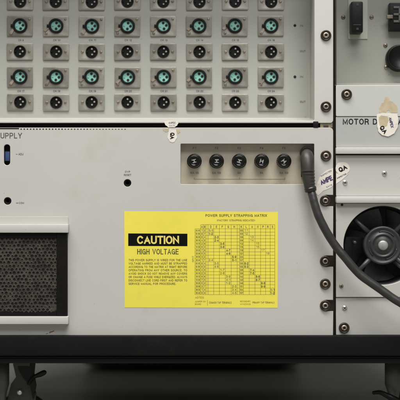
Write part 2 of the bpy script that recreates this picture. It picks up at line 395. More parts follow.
# ================================================================== SETTING
bm = bmesh.new(); box(bm, -3, 3, -3.5, 2.2, -0.05, 0.0); f_ = link('floor', bm, FLOORM); f_['kind'] = 'structure'
bm = bmesh.new(); box(bm, -3, 3, 1.9, 2.0, 0.0005, 2.8); f_ = link('back_wall', bm, WALLM); f_['kind'] = 'structure'
cs = thing('darkening_case', 'dark case added on the floor behind the rack to darken the middle below it', 'case', (0.0, 1.0, 0))  # box added to make the middle under the rack darker
bm = bmesh.new(); box(bm, -0.22, 0.19, 0.74, 1.15, 0.012, 0.62, 0.012); link('case_body', bm, CASEM, cs)
for z in (0.10, 0.40):
    bm = bmesh.new(); box(bm, -0.225, 0.195, 0.732, 0.7395, z, z+0.018, 0.002); link('trim_band', bm, BEAM, cs)
for sx in (-0.18, 0.15):
    for sy in (0.80, 1.1):
        bm = bmesh.new(); lathe(bm, Vector((sx, sy, 0)), [(0, 0), (0.014, 0), (0.014, 0.011), (0, 0.011)], 16, axis='Z'); link('foot', bm, TYRE, cs)

# ================================================================== RACK CABINET
XL, XR = -74.0, 486.0
rack = thing('rack_cabinet', 'rack cabinet with black base beam and casters carrying all the grey panels', 'rack', P(200, FLOOR_ROW, 0.25))
a = P(XL, 335.7, 0); b = P(XR, -150, 0)
bm = bmesh.new()
box(bm, a.x-0.03, a.x-0.004, -0.002, 0.55, a.z, b.z, 0.002); box(bm, b.x+0.004, b.x+0.03, -0.002, 0.55, a.z, b.z, 0.002)
box(bm, a.x-0.03, b.x+0.03, 0.55, 0.57, a.z, b.z); box(bm, a.x-0.03, b.x+0.03, -0.002, 0.57, b.z+0.0005, b.z+0.02, 0.002)
link('cabinet_shell', bm, BEAM, rack)
bm = bmesh.new(); box(bm, a.x-0.0035, b.x+0.0035, 0.18, 0.19, a.z+0.001, b.z-0.001); link('inner_back', bm, INTER, rack)
bm = bmesh.new()
gbox(bm, XL-26, XR+26, 336.0, 356.0, -0.010, 0.56, 0.0016)
link('base_beam', bm, BEAM, rack, True)
bm = bmesh.new()
gbox(bm, XL-25, XR+25, 356.3, 358.4, -0.003, 0.10, 0.0008)
link('beam_lip', bm, BEAM, rack, True)
bm = bmesh.new(); gbox(bm, XL-24, XR+24, 358.6, 363.4, 0.006, 0.55, 0.001); link('lower_rail', bm, INTER, rack, True)
# mounting rail seen through the seams
bm = bmesh.new(); gbox(bm, 319, 336.5, -140, 335.4, 0.012, 0.016); link('mounting_rail', bm, RAILD, rack)
bm = bmesh.new(); gbox(bm, 320.2, 332.6, 122.2, 127.6, 0.002, 0.006, 0.0004)
gbox(bm, 323.5, 328.5, 125.2, 127.2, 0.0012, 0.003, 0.0003, mi=1); link('rail_clip', bm, [TAN, RAILD], rack)
bm = bmesh.new(); gbox(bm, 313.0, 318.6, 121.2, 127.8, -0.0008, 0.010, 0.0014); link('rubber_bumper', bm, BLACK, rack, True)

def caster(px, py, y, sgn):
    bm = bmesh.new()
    t = P(px, 358, y)
    gbox(bm, px-8, px+9, 358.6, 366, y-0.02, y+0.03, 0.001)
    # tapering fork arm
    pts = [(px-8, 364), (px+11, 364), (px+8, 376), (px+12, 384), (px+15, 394), (px+14, 412), (px+8, 440), (px-8, 440), (px-14, 412), (px-13, 396), (px-10, 384), (px-5, 377)]
    sheet(bm, pts, y-0.012, 0.004); sheet(bm, pts, y+0.02, 0.004)
    c = link('caster', bm, CASTERM, rack)
    bm = bmesh.new(); sheet(bm, [(px-4, 363.5), (px+14, 363.5), (px+13, 374), (px+15, 386), (px+12, 400), (px+9, 386), (px+2, 378), (px-2, 371)], y-0.0185, 0.005); link('swivel_bracket', bm, BLACK, c)
    bm = bmesh.new(); r = 0.038
    cc = P(px, 428, y)
    cc.z = r+0.001
    prof = [(0, -0.006), (r*0.55, -0.007), (r*0.6, -0.0095), (r*0.92, -0.0095), (r, -0.005), (r, 0.012), (r*0.92, 0.017), (0, 0.017)]
    lathe(bm, cc, prof, 48); link('wheel', bm, TYRE, c)
    bm = bmesh.new(); lathe(bm, P(px-1, 392, y-0.0125), [(0, -0.005), (2.2*S, -0.005), (3*S, -0.003), (3.1*S, 0.0)], 20); link('pivot_bolt', bm, BRIGHT, c)
    bm = bmesh.new()
    q = [P(px+8, 384, y-0.016), P(px+10, 380, y-0.02), P(px+14, 376.5, y-0.026), P(px+20, 374, y-0.030), P(px+25, 371.5, y-0.033)]
    tube(bm, smooth_path(q, 5), [0.0028, 0.0027, 0.0026, 0.0025, 0.0024, 0.0023, 0.0022, 0.0022, 0.0022, 0.0023, 0.0024, 0.0026, 0.0028, 0.0030, 0.0032, 0.0033, 0.0034, 0.0033, 0.0030, 0.0024, 0.0012], 14); link('brake_lever', bm, BLACK, c, True)
    return c
caster(21, 0, 0.07, 1)
bm = bmesh.new()
def post(px0, px1, y, name='levelling_post'):
    cx = (px0+px1)/2; r = (px1-px0)/2*S; bm = bmesh.new(); t = P(cx, 358.6, y)
    lathe(bm, Vector((t.x, t.y, 0)), [(0, 0.0), (r*2.2, 0.0), (r*2.2, 0.006), (r*0.7, 0.012), (r*0.55, P(0, 398, y).z), (r*0.7, P(0, 392, y).z), (r, P(0, 384, y).z), (r, t.z), (0, t.z)], 40, axis='Z')
    return link(name, bm, POSTM, rack)
post(384.5, 403, 0.05); post(-6, 9.5, 0.05)
bm = bmesh.new()
gbox(bm, 404, 424, 358.6, 366, 0.06, 0.12, 0.001)
pts = [(404, 364), (424, 364), (421, 380), (427, 396), (420, 440), (406, 440), (400, 398)]
sheet(bm, pts, 0.075, 0.004); sheet(bm, pts, 0.11, 0.004)
c2 = link('caster', bm, CASTERM, rack)
bm = bmesh.new(); cc = P(412, 428, 0.094); cc.z = 0.039; r = 0.038
lathe(bm, cc, [(0, -0.008), (r*.6, -0.0095), (r*.92, -0.0095), (r, -0.005), (r, .008), (r*.92, .012), (0, .012)], 48); link('wheel', bm, TYRE, c2)
bm = bmesh.new(); q = [P(403, 404, 0.03), P(392, 398, 0.028), P(386, 395, 0.03), P(380, 392.4, 0.034), P(373, 392.8, 0.04)]
tube(bm, smooth_path(q, 5), [0.0045-0.00012*i for i in range(21)], 14); link('brake_lever', bm, BLACK, c2, True)

# ================================================================== PATCH PANEL (upper left)
PD = 0.055
pp = thing('patch_panel', 'grey recessed connector panel with rows of teal and black audio sockets, upper left', 'patch panel', P(133, 123, 0))
bm = plate_bm(rrect(-68, 333.2, -70, 123.0, 3), [rrect(-56, 314.5, -48, 121.0, 2)], 0.0, 0.003, 0.0005)
link('frame', bm, FRAMEP, pp)
# pan: back plate, side walls, sloping bottom lip
bm = bmesh.new()
bx = P(309.2, 119.2, PD); lx = P(-56, -48, 0)
x0 = lx.x; x1 = P(314.5, 0, 0).x; zt = P(0, -48, 0).z; zb = P(0, 121.0, 0).z; zb2 = bx.z
def quad(bm, *v, mi=0): f = bm.faces.new([bm.verts.new(q) for q in v]); f.material_index = mi
quad(bm, (x0, PD, zt), (x0, PD, zb2), (x1, PD, zb2), (x1, PD, zt))
quad(bm, (x1, PD, zt), (x1, PD, zb2), (x1+0.0004, 0.003, zb), (x1+0.0004, 0.003, zt))
quad(bm, (x0, PD, zb2), (x0, 0.003, zb), (x1+0.0004, 0.003, zb), (x1, PD, zb2))
quad(bm, (x0, PD, zt), (x1, PD, zt), (x1, 0.003, zt), (x0, 0.003, zt))
quad(bm, (x0, PD, zt), (x0, 0.003, zt), (x0, 0.003, zb), (x0, PD, zb2))
bmesh.ops.remove_doubles(bm, verts=bm.verts, dist=1e-5)
es = [e for e in bm.edges if len(e.link_faces) == 2]
bmesh.ops.bevel(bm, geom=es, offset=0.002, segments=3, profile=0.5, affect='EDGES')
link('pan', bm, PANP, pp)
# sockets, built at the origin in metres
G = S*(1+PD/D)
def mk(name, bm, mats, smooth=True):
    me = bpy.data.meshes.new(name); bm.normal_update(); bm.to_mesh(me); bm.free()
    for m in mats: me.materials.append(m)
    if smooth:
        for p in me.polygons: p.use_smooth = True
        try: me.set_sharp_from_angle(angle=R(35))
        except Exception: pass
    return me
def plate0(w_, h_, hole, th):
    """flange centred on 0 with a round hole, thickness th, front at y=-th"""
    cu_out = rrect(-w_/2, w_/2, -h_/2, h_/2, 1.0, 3)
    bm = plate_bm([(200+x, 200+y) for x, y in cu_out], [circ(200, 200, hole, 36)], 0.0, th, 0.0003)
    for v in bm.verts: v.co = Vector((v.co.x*G/S, v.co.y-th, (v.co.z-(FLOOR_ROW-200)*S)*G/S))
    return bm
fl_f = mk('female_socket', plate0(25.6, 20.4, 6.6, 0.0016), [NICKEL])
fl_m = mk('male_socket', plate0(26.0, 16.8, 5.9, 0.0016), [NICKEL])
O = Vector((0, 0, 0))
bm = bmesh.new()
lathe(bm, O, [(5.2*G, 0.002), (5.25*G, -0.0030), (5.8*G, -0.0046), (6.9*G, -0.0046), (7.4*G, -0.0034), (7.45*G, -0.0014)], 48)
# release tab nib at the left
box(bm, -9.1*G, -6.6*G, -0.0042, -0.0015, -2.0*G, 1.3*G, 0.0006)
ring_f = mk('ring', bm, [BLACK])
bm = bmesh.new()
lathe(bm, O, [(0, -0.0012), (5.0*G, -0.0012), (5.38*G, -0.0004)], 40, 0)
for hx, hz in ((0.3, 2.9), (0.1, -2.9), (2.9, 0.0)):
    c = Vector((hx*G, -0.0012, hz*G))
    lathe(bm, c, [(0, -0.0004), (1.3*G, -0.0004), (1.4*G, 0.0)], 16, 1)
box(bm, -4.2*G, -2.6*G, -0.0020, -0.0011, -0.5*G, 0.5*G, 0.0002)
ins_f = mk('insert', bm, [TEAL, PIT])
bm = bmesh.new()   # latch lever: slanted stamped tongue lower left
for v in ((0,),):
    pts = [(-11.6, -5.6), (-9.2, -6.6), (-6.4, -3.4), (-6.9, -1.6), (-8.2, -1.7)]
    a_ = [bm.verts.new((p[0]*G, -0.0030, p[1]*G)) for p in pts]; b_ = [bm.verts.new((p[0]*G, -0.0017, p[1]*G)) for p in pts]
    bm.faces.new(a_); bm.faces.new(b_[::-1])
    for i in range(5): bm.faces.new((a_[i], a_[(i+1)%5], b_[(i+1)%5], b_[i]))
    bmesh.ops.recalc_face_normals(bm, faces=bm.faces)
latch = mk('latch', bm, [STEEL], False)
bm = bmesh.new()
lathe(bm, O, [(0, -0.0004), (4.9*G, -0.0004), (5.0*G, -0.0024), (5.3*G, -0.0034), (5.9*G, -0.0034), (6.1*G, -0.0022), (6.1*G, -0.0012)], 48)
box(bm, -5.1*G, -4.0*G, -0.0028, -0.0003, -0.8*G, 0.8*G, 0.0002)
shell_m = mk('shell', bm, [BLACK])
def pinmesh():
    bm = bmesh.new()
    for hx, hz in ((0.2, 2.8), (0.2, -2.8), (2.7, 0.0)):
        c = Vector((hx*G, 0, hz*G)); lathe(bm, c, [(1.0*G, -0.0003), (1.0*G, -0.0018), (0.7*G, -0.0027), (0, -0.0028)], 14)
    return mk('pins', bm, [PIN])
pin_m = pinmesh()
bm = bmesh.new(); lathe(bm, O, [(0, -0.0030), (0.9*G, -0.0028), (1.35*G, -0.0020), (1.4*G, -0.0015)], 16, 0)
box(bm, -1.0*G, 1.0*G, -0.0031, -0.0029, -0.16*G, 0.16*G, mi=1)
scr = mk('flange_screw', bm, [STEEL, PIT])
def add(name, me, parent, loc, rot=0.0):
    o = bpy.data.objects.new(name, me); C.objects.link(o); o.parent = parent; o.location = loc; o.rotation_euler = (0, R(rot), 0); return o
cols = [20.4+35.8*i for i in range(8)]
inkbm = bmesh.new()
ppinv = world_of(pp).inverted()
def flange(me, name, px, py):
    o = bpy.data.objects.new(name, me); C.objects.link(o); o.parent = pp; o.matrix_parent_inverse = ppinv
    o.location = P(px, py, PD-0.0003); o.rotation_euler = (0, R(random.uniform(-0.7, 0.7)), 0); return o
for i, cx in enumerate(cols):
    for j, py in enumerate((26.0, 77.0)):
        jx, jy = random.uniform(-.3, .3), random.uniform(-.3, .3)
        f = flange(fl_f, 'female_socket', cx-0.3+jx, py+0.4+jy)
        add('ring', ring_f, f, (0.2*G, 0, 0.3*G)); add('insert', ins_f, f, (0.2*G, 0, 0.3*G), random.uniform(-12, 12))
        add('latch', latch, f, (random.uniform(-.4, .3)*G, 0, random.uniform(-.4, .4)*G), random.uniform(-13, 13))
        add('flange_screw', scr, f, (9.6*G, 0, 7.0*G), random.uniform(0, 180)); add('flange_screw', scr, f, (-9.6*G, 0, -7.2*G), random.uniform(0, 180))
        s = 'CH %d' % ((9 if j == 0 else 17)+i)
        wd = 5.4 if len(s) == 4 else 7.0
        text(inkbm, s, cx-wd/2+0.3, cx+wd/2+0.3, py+13.0, py+14.9, PD-0.0022, 0.05)
    for py in (1.9, 52.0, 102.4):
        f = flange(fl_m, 'male_socket', cx-0.2+random.uniform(-.3, .3), py+random.uniform(-.3, .3))
        add('shell', shell_m, f, (0.2*G, 0, 0.2*G)); add('pins', pin_m, f, (0.2*G, 0, 0.2*G), random.uniform(-5, 5))
        add('flange_screw', scr, f, (-9.2*G, 0, 0), random.uniform(0, 180)); add('flange_screw', scr, f, (9.4*G, 0, 0), random.uniform(0, 180))
for py in (51.2, 101.8): text(inkbm, 'OUT', 300, 305.6, py-1.0, py+1.0, PD-0.0002, 0.05)
for py in (0.9,): pass
for py in (25.7, 76.8): text(inkbm, 'IN', 300, 303, py-1.0, py+1.0, PD-0.0002, 0.05)
# channel captions lie on the pan, not in front of it
for v in inkbm.verts: v.co.y = PD-0.00015
link('socket_captions', inkbm, FADEINK, pp)
for py in (25.5, 76.8):
    bm = bmesh.new(); lathe(bm, P(294.9, py, PD), [(0, -0.0009), (1.1*S, -0.0008), (1.5*S, 0.0)], 18); link('indicator_hole', bm, PIT, pp)
for py in (35.5, 106.7): rack_screw(pp, 325.9, py, 0.0, random.uniform(0, 90))
# quality sticker, upper torn piece
bm = bmesh.new(); sheet(bm, ragged([(164.0, 122.0), (169, 120.0), (176, 120.4), (178.4, 122.4), (177.2, 125.6), (174.6, 127.3), (168.4, 127.2), (165.6, 125)], .25, 3), -0.0003)
text(bm, 'AMPEX', 168.6, 175.4, 121.8, 123.8, -0.00036, 0.05, 0, 1)
text(bm, 'DATE', 169.4, 174.8, 124.8, 126.2, -0.00036, 0.02, 0, 1)
st = link('torn_sticker', bm, [PAPER, PURPLE], pp); st['label'] = 'torn white paper sticker scrap on the lower frame edge'

# ================================================================== POWER SUPPLY (lower left)
ps = thing('power_supply', 'grey power supply panel with yellow caution label, fuse window and black air filter', 'power supply', P(133, 335, 0))
notch = []
def notch_pts(cy, r=5.6, xe=333.2, cx=326.5):
    out = [(xe, cy-r)]
    for k in range(9):
        a = R(-90-180*k/8); out.append((cx+r*math.cos(a), cy+r*math.sin(a)))
    return out+[(xe, cy+r)]
outer = [(-68, 127.6), (330.2, 127.6), (332.3, 128.5), (333.2, 130.6)]
for cy in (200.6, 261.2, 305.6): outer += notch_pts(cy)
outer += [(333.2, 335.4), (-68, 335.4)]
bm = plate_bm(outer, [rrect(180.6, 314.2, 143.8, 184.2, 0.8, 3), rrect(3.9, 10.1, 144.4, 165.2, 3.05, 8),
                      circ(127.5, 183, 3.7), circ(7.6, 201, 3.7), rrect(-60, 66.8, 233.2, 316.8, 1)], 0.0, 0.003, 0.0005)
link('front_panel', bm, PAINT, ps)
# scuffs and dirt on the panel
bm = bmesh.new()
for cx, cy, a_, b_ in ((51, 332, 2.6, 1.0), (53.5, 331.2, 1.2, .6), (47, 333.6, 1.5, .4)):
    sheet(bm, [(cx+a_*math.cos(t)*random.uniform(.6, 1.1), cy+b_*math.sin(t)*random.uniform(.6, 1.1)-0.25*(a_*math.cos(t))) for t in [2*math.pi*k/14 for k in range(14)]], -0.00008, 0.0001)
link('grease_mark', bm, mat('grease', (0.19, 0.13, 0.09), 0.5, var=0.3, vscale=300), ps)
# top seam detail: dark strip and row of small square perforations
bm = bmesh.new(); gbox(bm, -60, 19.0, 127.9, 129.0, -0.00025, 0.0005)
for k in range(34):
    x = 20.5+3.15*k; r_ = 0.72 if k < 14 else (0.55 if k < 22 else 0.4)
    gbox(bm, x, x+1.25, 129.3-r_, 129.3+r_*0.4, -0.00018, 0.0004)
link('perforated_seam', bm, LBLACK, ps)
# fuse window recess
WD = 0.013
bm = bmesh.new()
a = P(180.6, 184.2, 0); b = P(314.2, 143.8, 0)
x0, x1, z0, z1 = a.x+0.0001, b.x-0.0001, a.z+0.0001, b.z-0.0001
quad(bm, (x0, WD, z0), (x1, WD, z0), (x1, WD, z1), (x0, WD, z1))
quad(bm, (x0, WD, z0), (x0, 0.003, z0), (x1, 0.003, z0), (x1, WD, z0)); quad(bm, (x0, WD, z1), (x1, WD, z1), (x1, 0.003, z1), (x0, 0.003, z1))
quad(bm, (x0, WD, z0), (x0, WD, z1), (x0, 0.003, z1), (x0, 0.003, z0)); quad(bm, (x1, WD, z0), (x1, 0.003, z0), (x1, 0.003, z1), (x1, WD, z1))
fw = link('fuse_recess', bm, BEIGE, ps)
bm = bmesh.new(); yy = WD-0.0002
qline(bm, 194, 179.2, 285, 179.2, 0.45, yy); qline(bm, 194.2, 179.2, 194.2, 177.6, 0.4, yy); qline(bm, 284.8, 179.2, 284.8, 177.6, 0.4, yy); qline(bm, 239.5, 179.2, 239.5, 177.7, 0.4, yy)
FX = (194.4, 216.6, 239.2, 261.6, 283.9)
for k, x in enumerate(FX):
    text(bm, ('F1', 'F2', 'F3', 'F4', 'F5')[k], x-1.6, x+1.6, 147.0, 149.2, yy, 0.05)
    text(bm, ('10A SB', '5A SB', '5A', '8A', '3A SB')[k], x-(1.6, 4.4)[k not in (2, 3)], x+(1.6, 4.4)[k not in (2, 3)], 171.8, 173.9, yy, 0.05)
link('fuse_legend', bm, mat('brown_print', (0.24, 0.19, 0.13), 0.6), fw)
for k, x in enumerate(FX):
    c = P(x, 161.2, -0.0005)
    bm = bmesh.new()
    lathe(bm, P(x, 161.2, WD), [(7.4*S, 0.0), (7.4*S, -0.0022), (6.9*S, -0.0028), (5.6*S, -0.0028)], 40)
    lathe(bm, c, [(0, -0.0026), (1.2*S, -0.0026), (3.4*S, -0.0020), (4.3*S, -0.0031), (5.3*S, -0.0031), (6.1*S, -0.0018), (6.3*S, 0.0005), (6.0*S, 0.0125)], 44)
    n = 20                                                       # knurled grip
    for q in range(n):
        an = 2*math.pi*q/n; cx, cz = c.x+6.15*S*math.cos(an), c.z+6.15*S*math.sin(an)
        box(bm, cx-0.0004, cx+0.0004, c.y+0.001, c.y+0.010, cz-0.0004, cz+0.0004)
    fo = link('fuse_holder', bm, GLOSS, ps)
    bm = bmesh.new(); rot = (15, 180, 160, 75, 45)[k]
    def mk2(pts):
        ca, sa = math.cos(R(rot)), math.sin(R(rot))
        vs = [(c.x+(p[0]*ca-p[1]*sa+random.uniform(-.18, .18))*S*0.86, c.z+(p[0]*sa+p[1]*ca+random.uniform(-.18, .18))*S*0.86) for p in pts]
        A = [bm.verts.new((x_, c.y-0.0036, z_)) for x_, z_ in vs]; B = [bm.verts.new((x_, c.y-0.0022, z_)) for x_, z_ in vs]
        bm.faces.new(A); bm.faces.new(B[::-1])
        for i in range(len(A)): bm.faces.new((A[i], A[(i+1) % len(A)], B[(i+1) % len(A)], B[i]))
    mk2([(-3.0, 1.7), (-2.5, 2.2), (2.3, 2.0), (2.4, 1.3), (0.6, 0.9), (0.5, -0.4), (2.0, -1.2), (2.2, -1.9), (-2.4, -2.1), (-2.6, -1.2), (-0.7, -0.6), (-0.7, 0.8)])
    bmesh.ops.recalc_face_normals(bm, faces=bm.faces)
    link('contact_blade', bm, BRIGHT, fo)
# inlet socket behind the plug
bm = bmesh.new(); gbox(bm, 300.8, 313.6, 152, 177, WD-0.004, WD-0.0001, 0.0008, ref=WD); link('inlet_socket', bm, BLACK, ps, True)
# slot with blue slider, jacks
bm = bmesh.new(); gbox(bm, 2.5, 11.5, 143, 167, 0.009, 0.011); link('slot_backing', bm, PIT, ps)
bm = bmesh.new(); gbox(bm, 4.9, 9.6, 151.5, 161.0, 0.0022, 0.009, 0.0008); link('slide_switch', bm, BLUE, ps, True)
for x, y_ in ((127.5, 183), (7.6, 201)):
    bm = bmesh.new()
    lathe(bm, P(x, y_, 0), [(3.66*S, 0.003), (3.62*S, 0.0002), (3.0*S, 0.0004), (1.6*S, 0.0012), (1.5*S, 0.009), (0, 0.009)], 32); link('test_jack', bm, LBLACK, ps)
# printed captions
bm = bmesh.new()
text(bm, 'POWER SUPPLY', -31.5, 22.0, 132.8, 138.4, -0.00012, 0.03)
link('panel_title', bm, FADEINK, ps); bm = bmesh.new()
text(bm, 'ADJ', 18.5, 23.3, 153.0, 155.2, -0.00012, 0.04); qline(bm, 15.8, 154.2, 17.6, 154.2, .35, -0.00012)
link('slot_caption', bm, FADEINK, ps); bm = bmesh.new()
qline(bm, 16.0, 203.0, 18.5, 203.0, .5, -0.00012); text(bm, 'COM', 19, 24, 202.0, 203.9, -0.00012, 0.04)
link('jack_caption', bm, FADEINK, ps); bm = bmesh.new()
text(bm, 'OVP', 124.9, 130.2, 170.8, 172.6, -0.00012, 0.04); text(bm, 'RESET', 123.9, 131.2, 174.0, 175.9, -0.00012, 0.04)
link('jack_caption', bm, FADEINK, ps)
# rack screws
for py in (155.8, 200.6, 261.2, 283.9, 305.6): rack_screw(ps, 325.2 if py != 155.8 else 325.9, py, 0.0, random.uniform(0, 90))
# --- caution label
LY = -0.00022
bm = bmesh.new(); sheet(bm, [(124.3, 211.3), (277.9, 212.0), (277.6, 307.9), (124.6, 307.5)], LY, 0.0002)
lab = link('caution_label', bm, YELLOW, ps); lab['label'] = 'yellow CAUTION HIGH VOLTAGE label with black print'
bm = bmesh.new(); sheet(bm, [(128.2, 233.4), (187.4, 233.7), (187.4, 246.2), (128.2, 246.0)], LY-0.00003, 0.00003); link('black_band', bm, LBLACK, lab)
bm = bmesh.new(); text(bm, 'CAUTION', 137.0, 179.0, 235.8, 244.0, LY-0.0001, 0.082); link('band_lettering', bm, BRIGHTY, lab)
bm = bmesh.new(); yy = LY-0.00006
text(bm, 'HIGH VOLTAGE', 137.2, 178.6, 248.9, 254.4, yy, 0.035)
para = ['THIS POWER SUPPLY IS WIRED FOR THE LINE', 'VOLTAGE MARKED AND MUST BE STRAPPED', 'ACCORDING TO THE MATRIX AT RIGHT BEFORE',
        'OPERATING FROM ANY OTHER SOURCE. TO', 'AVOID SHOCK DO NOT REMOVE ANY COVERS', 'OR CHANGE A FUSE WHILE ENERGIZED. ALWAYS',
        'DISCONNECT LINE CORD FIRST AND REFER TO', 'SERVICE MANUAL FOR PROCEDURE.']
for k, s in enumerate(para): text(bm, s, 128.6, 187.2 if k < 7 else 176.0, 259.0+3.38*k, 261.2+3.38*k, yy, 0.04)
text(bm, 'POWER SUPPLY STRAPPING MATRIX', 205.5, 267.0, 214.2, 216.8, yy, 0.06)
text(bm, '(FACTORY STRAPPING INDICATED)', 217.0, 255.0, 219.4, 221.3, yy, 0.03)
gx = [201.5, 205.0, 208.0]
hx0, hx1, hy0, hy1 = 195.0, 274.8, 224.6, 294.6
xs = [195.0, 200.6, 203.3, 206.0, 208.0, 213.7, 219.4, 225.3, 231.2, 237.2, 239.4, 243.4, 249.2, 255.0, 260.6, 265.6, 270.2, 274.8]
rows = 20; rh = (hy1-228.8)/rows
for x in xs: qline(bm, x, (hy0 if x > 200 else 228.8), x, hy1, 0.27, yy)
qline(bm, 201, hy0, hx1, hy0, 0.27, yy)
for k in range(rows+1): qline(bm, hx0, 228.8+rh*k, hx1, 228.8+rh*k, 0.22, yy)
for k in range(rows):
    yt = 228.8+rh*k+0.8
    text(bm, '%d-%d' % (90+5*(k % 10), 95+5*(k % 10)), 195.7, 200.1, yt, yt+1.7, yy, 0.03)
    text(bm, str(1+(k*7) % 9), 201.3, 202.6, yt, yt+1.7, yy, 0.05); text(bm, str(2+(k*5) % 8), 204.0, 205.3, yt, yt+1.7, yy, 0.05)
    text(bm, '%d' % (100+3*k), 239.8, 243.0, yt, yt+1.8, yy, 0.06)
diag = [207.9, 209.8, 213.7, 216, 219.8, 222, 225.6, 228, 231.6, 234, 237, 240, 243.6, 246, 249.6, 252, 256.5, 259, 263, 270.2]
for k in range(rows):
    yt = 228.8+rh*k+0.55; i = k//2
    x = (208.8, 214.5, 220.3, 226.2, 232.2, 244.3, 250.1, 255.8, 261.1, 270.5)[i]
    text(bm, '%d-%d' % (i % 9+1, k % 9+1), x, x+4.1, yt, yt+2.3, yy, 0.07)
    if k >= 9:
        x = (208.8, 214.5, 214.5, 220.3, 220.3, 226.2, 226.2, 226.2, 232.2, 232.2, 232.2)[k-9]
        text(bm, '%d-%d' % (k % 4+1, (k-6) % 9+1), x, x+4.1, yt, yt+2.1, yy, 0.03)
    if k < 8: x = (244.6, 244.6, 250.4, 250.4, 256.1, 256.1, 261.4, 266.2)[k]; text(bm, '%d' % (k+11), x, x+3.2, yt, yt+2.0, yy, 0.0)
for k, hx in enumerate(xs[1:-1]):
    if xs[k+2]-hx < 2.5: continue
    hc = (hx+xs[k+2])/2; text(bm, 'ABCDEFGHJKLMNPRS'[k], hc-0.75, hc+0.75, 225.6, 227.9, yy, 0.04)
text(bm, 'NOTES:', 195.2, 204.2, 296.6, 298.6, yy, 0.006)
text(bm, 'JUMPER ON', 195.0, 205.6, 300.8, 302.3, yy, 0.004); text(bm, 'BOARD', 195.0, 201.0, 303.4, 304.9, yy, 0.004)
text(bm, 'COMMON TAP TERMINALS', 209.0, 231.5, 301.6, 303.6, yy, 0.01); qline(bm, 207.4, 300, 207.4, 305.6, .3, yy)
text(bm, 'SECONDARY', 240.0, 250.5, 300.6, 302.1, yy, 0.004); text(bm, 'WINDING', 240.0, 250.5, 303.4, 304.9, yy, 0.004)
text(bm, 'PRIMARY TAP TERMINALS', 252.5, 274.5, 301.6, 303.4, yy, 0.01)
text(bm, 'INPUT', 190.0, 196.0, 258.0, 259.8, yy, 0.0, 90)
link('label_print', bm, YINK, lab)
# --- torn quality stickers
bm = bmesh.new()
sheet(bm, ragged([(169.2, 129.0), (176.2, 129.2), (176.6, 133), (177.0, 137.2), (174.8, 141.5), (172, 142.4), (169.4, 141.2), (167.6, 137.2), (168.4, 133)], .25, 3), -0.0003)
text(bm, 'QA', 169.0, 175.6, 133.6, 138.2, -0.00036, 0.10, -90, 1)
st = link('torn_sticker', bm, [PAPER, INK], ps); st['label'] = 'torn white paper sticker reading QA sideways on the top edge'
bm = bmesh.new()
sheet(bm, ragged([(163, 128.2), (168.5, 128.4), (169, 131.2), (165.4, 132.0), (163.2, 130.6)], .4, 3), -0.0002)
sheet(bm, ragged([(176.5, 129), (179.6, 129.4), (180.2, 132.4), (177.6, 133.4)], .4, 3), -0.0002)
link('sticker_residue', bm, RESIDUE, ps)
bm = bmesh.new()
sheet(bm, ragged([(333.0, 168.0), (333.0, 186.0), (329.0, 188.6), (323, 191.0), (318.6, 195.4), (316.0, 193.4), (316.4, 186.4), (318.4, 179.8), (321.4, 174.6), (326, 170.8)], .2, 3), -0.0003)
text(bm, 'AMPE', 319.8, 332.6, 177.6, 182.8, -0.00036, 0.13, 24, 1)
text(bm, 'INSPECTED', 320.2, 332.2, 172.6, 174.2, -0.00036, 0.06, 28, 1)
text(bm, 'DATE', 326.2, 332.4, 185.2, 186.7, -0.00036, 0.06, 24, 1)
st = link('oval_sticker', bm, [PAPER, PURPLE], ps); st['label'] = 'white oval sticker with purple lettering cut off at the seam'
# --- air filter: rails, frame, foam
FD = -0.004
bm = bmesh.new()
gbox(bm, -60, 67.4, 230.5, 319.0, FD, 0.016, 0.0006)                 # outer tray
link_tray = link('air_filter', bm, FILTB, ps, True)
bm = bmesh.new()
gbox(bm, 56.6, 66.9, 233.0, 316.4, FD-0.0030, FD-0.0001, 0.0005); gbox(bm, -58, 56.5, 233.0, 238.2, FD-0.0024, FD-0.0001, 0.0004); gbox(bm, -58, 56.5, 312.6, 316.4, FD-0.0024, FD-0.0001, 0.0004)
link('filter_border', bm, FILTB, link_tray)
bm = bmesh.new(); gbox(bm, -55, 58.0, 237.2, 313.6, FD-0.0004, FD+0.0004, 0.0003); link('foam_backing', bm, PIT, link_tray)
bm = bmesh.new()
rc = 2.25; hstep = rc*math.sqrt(3); yy = FD-0.0009
nodes = {}
def node(x, y_, inner=False):
    key = (round(x*4), round(y_*4))
    if key not in nodes: nodes[key] = bm.verts.new(P(x+random.uniform(-.6, .6), y_+random.uniform(-.6, .6), yy-random.uniform(0, 0.0007)))
    return nodes[key]
j = 0; yv = 239.0
while yv < 312.5:
    xv = -52.0 + (hstep/2 if j % 2 else 0)
    while xv < 57.2:
        if not (yv > 306 and xv > 44 and random.random() < .5):
            hr = rc*random.choice((.34, .46, .54, .60, .68)); ox, oy = random.uniform(-.3, .3), random.uniform(-.3, .3)
        else: hr = rc*0.12; ox = oy = 0
        outer_v = [node(xv+rc*math.cos(R(30+60*k)), yv+rc*math.sin(R(30+60*k))) for k in range(6)]
        mids = [bm.verts.new(P(xv+ox+hr*1.12*math.cos(R(30+60*k)), yv+oy+hr*1.12*math.sin(R(30+60*k)), yy-0.0006)) for k in range(6)]
        inn = [bm.verts.new(P(xv+ox+hr*math.cos(R(30+60*k)), yv+oy+hr*math.sin(R(30+60*k)), yy+0.0004)) for k in range(6)]
        for k in range(6):
            try:
                bm.faces.new((outer_v[k], outer_v[(k+1) % 6], mids[(k+1) % 6], mids[k]))
                bm.faces.new((mids[k], mids[(k+1) % 6], inn[(k+1) % 6], inn[k]))
            except ValueError: pass
        xv += hstep
    yv += rc*1.5; j += 1
bmesh.ops.recalc_face_normals(bm, faces=bm.faces)
link('foam_mesh', bm, FOAM, link_tray)
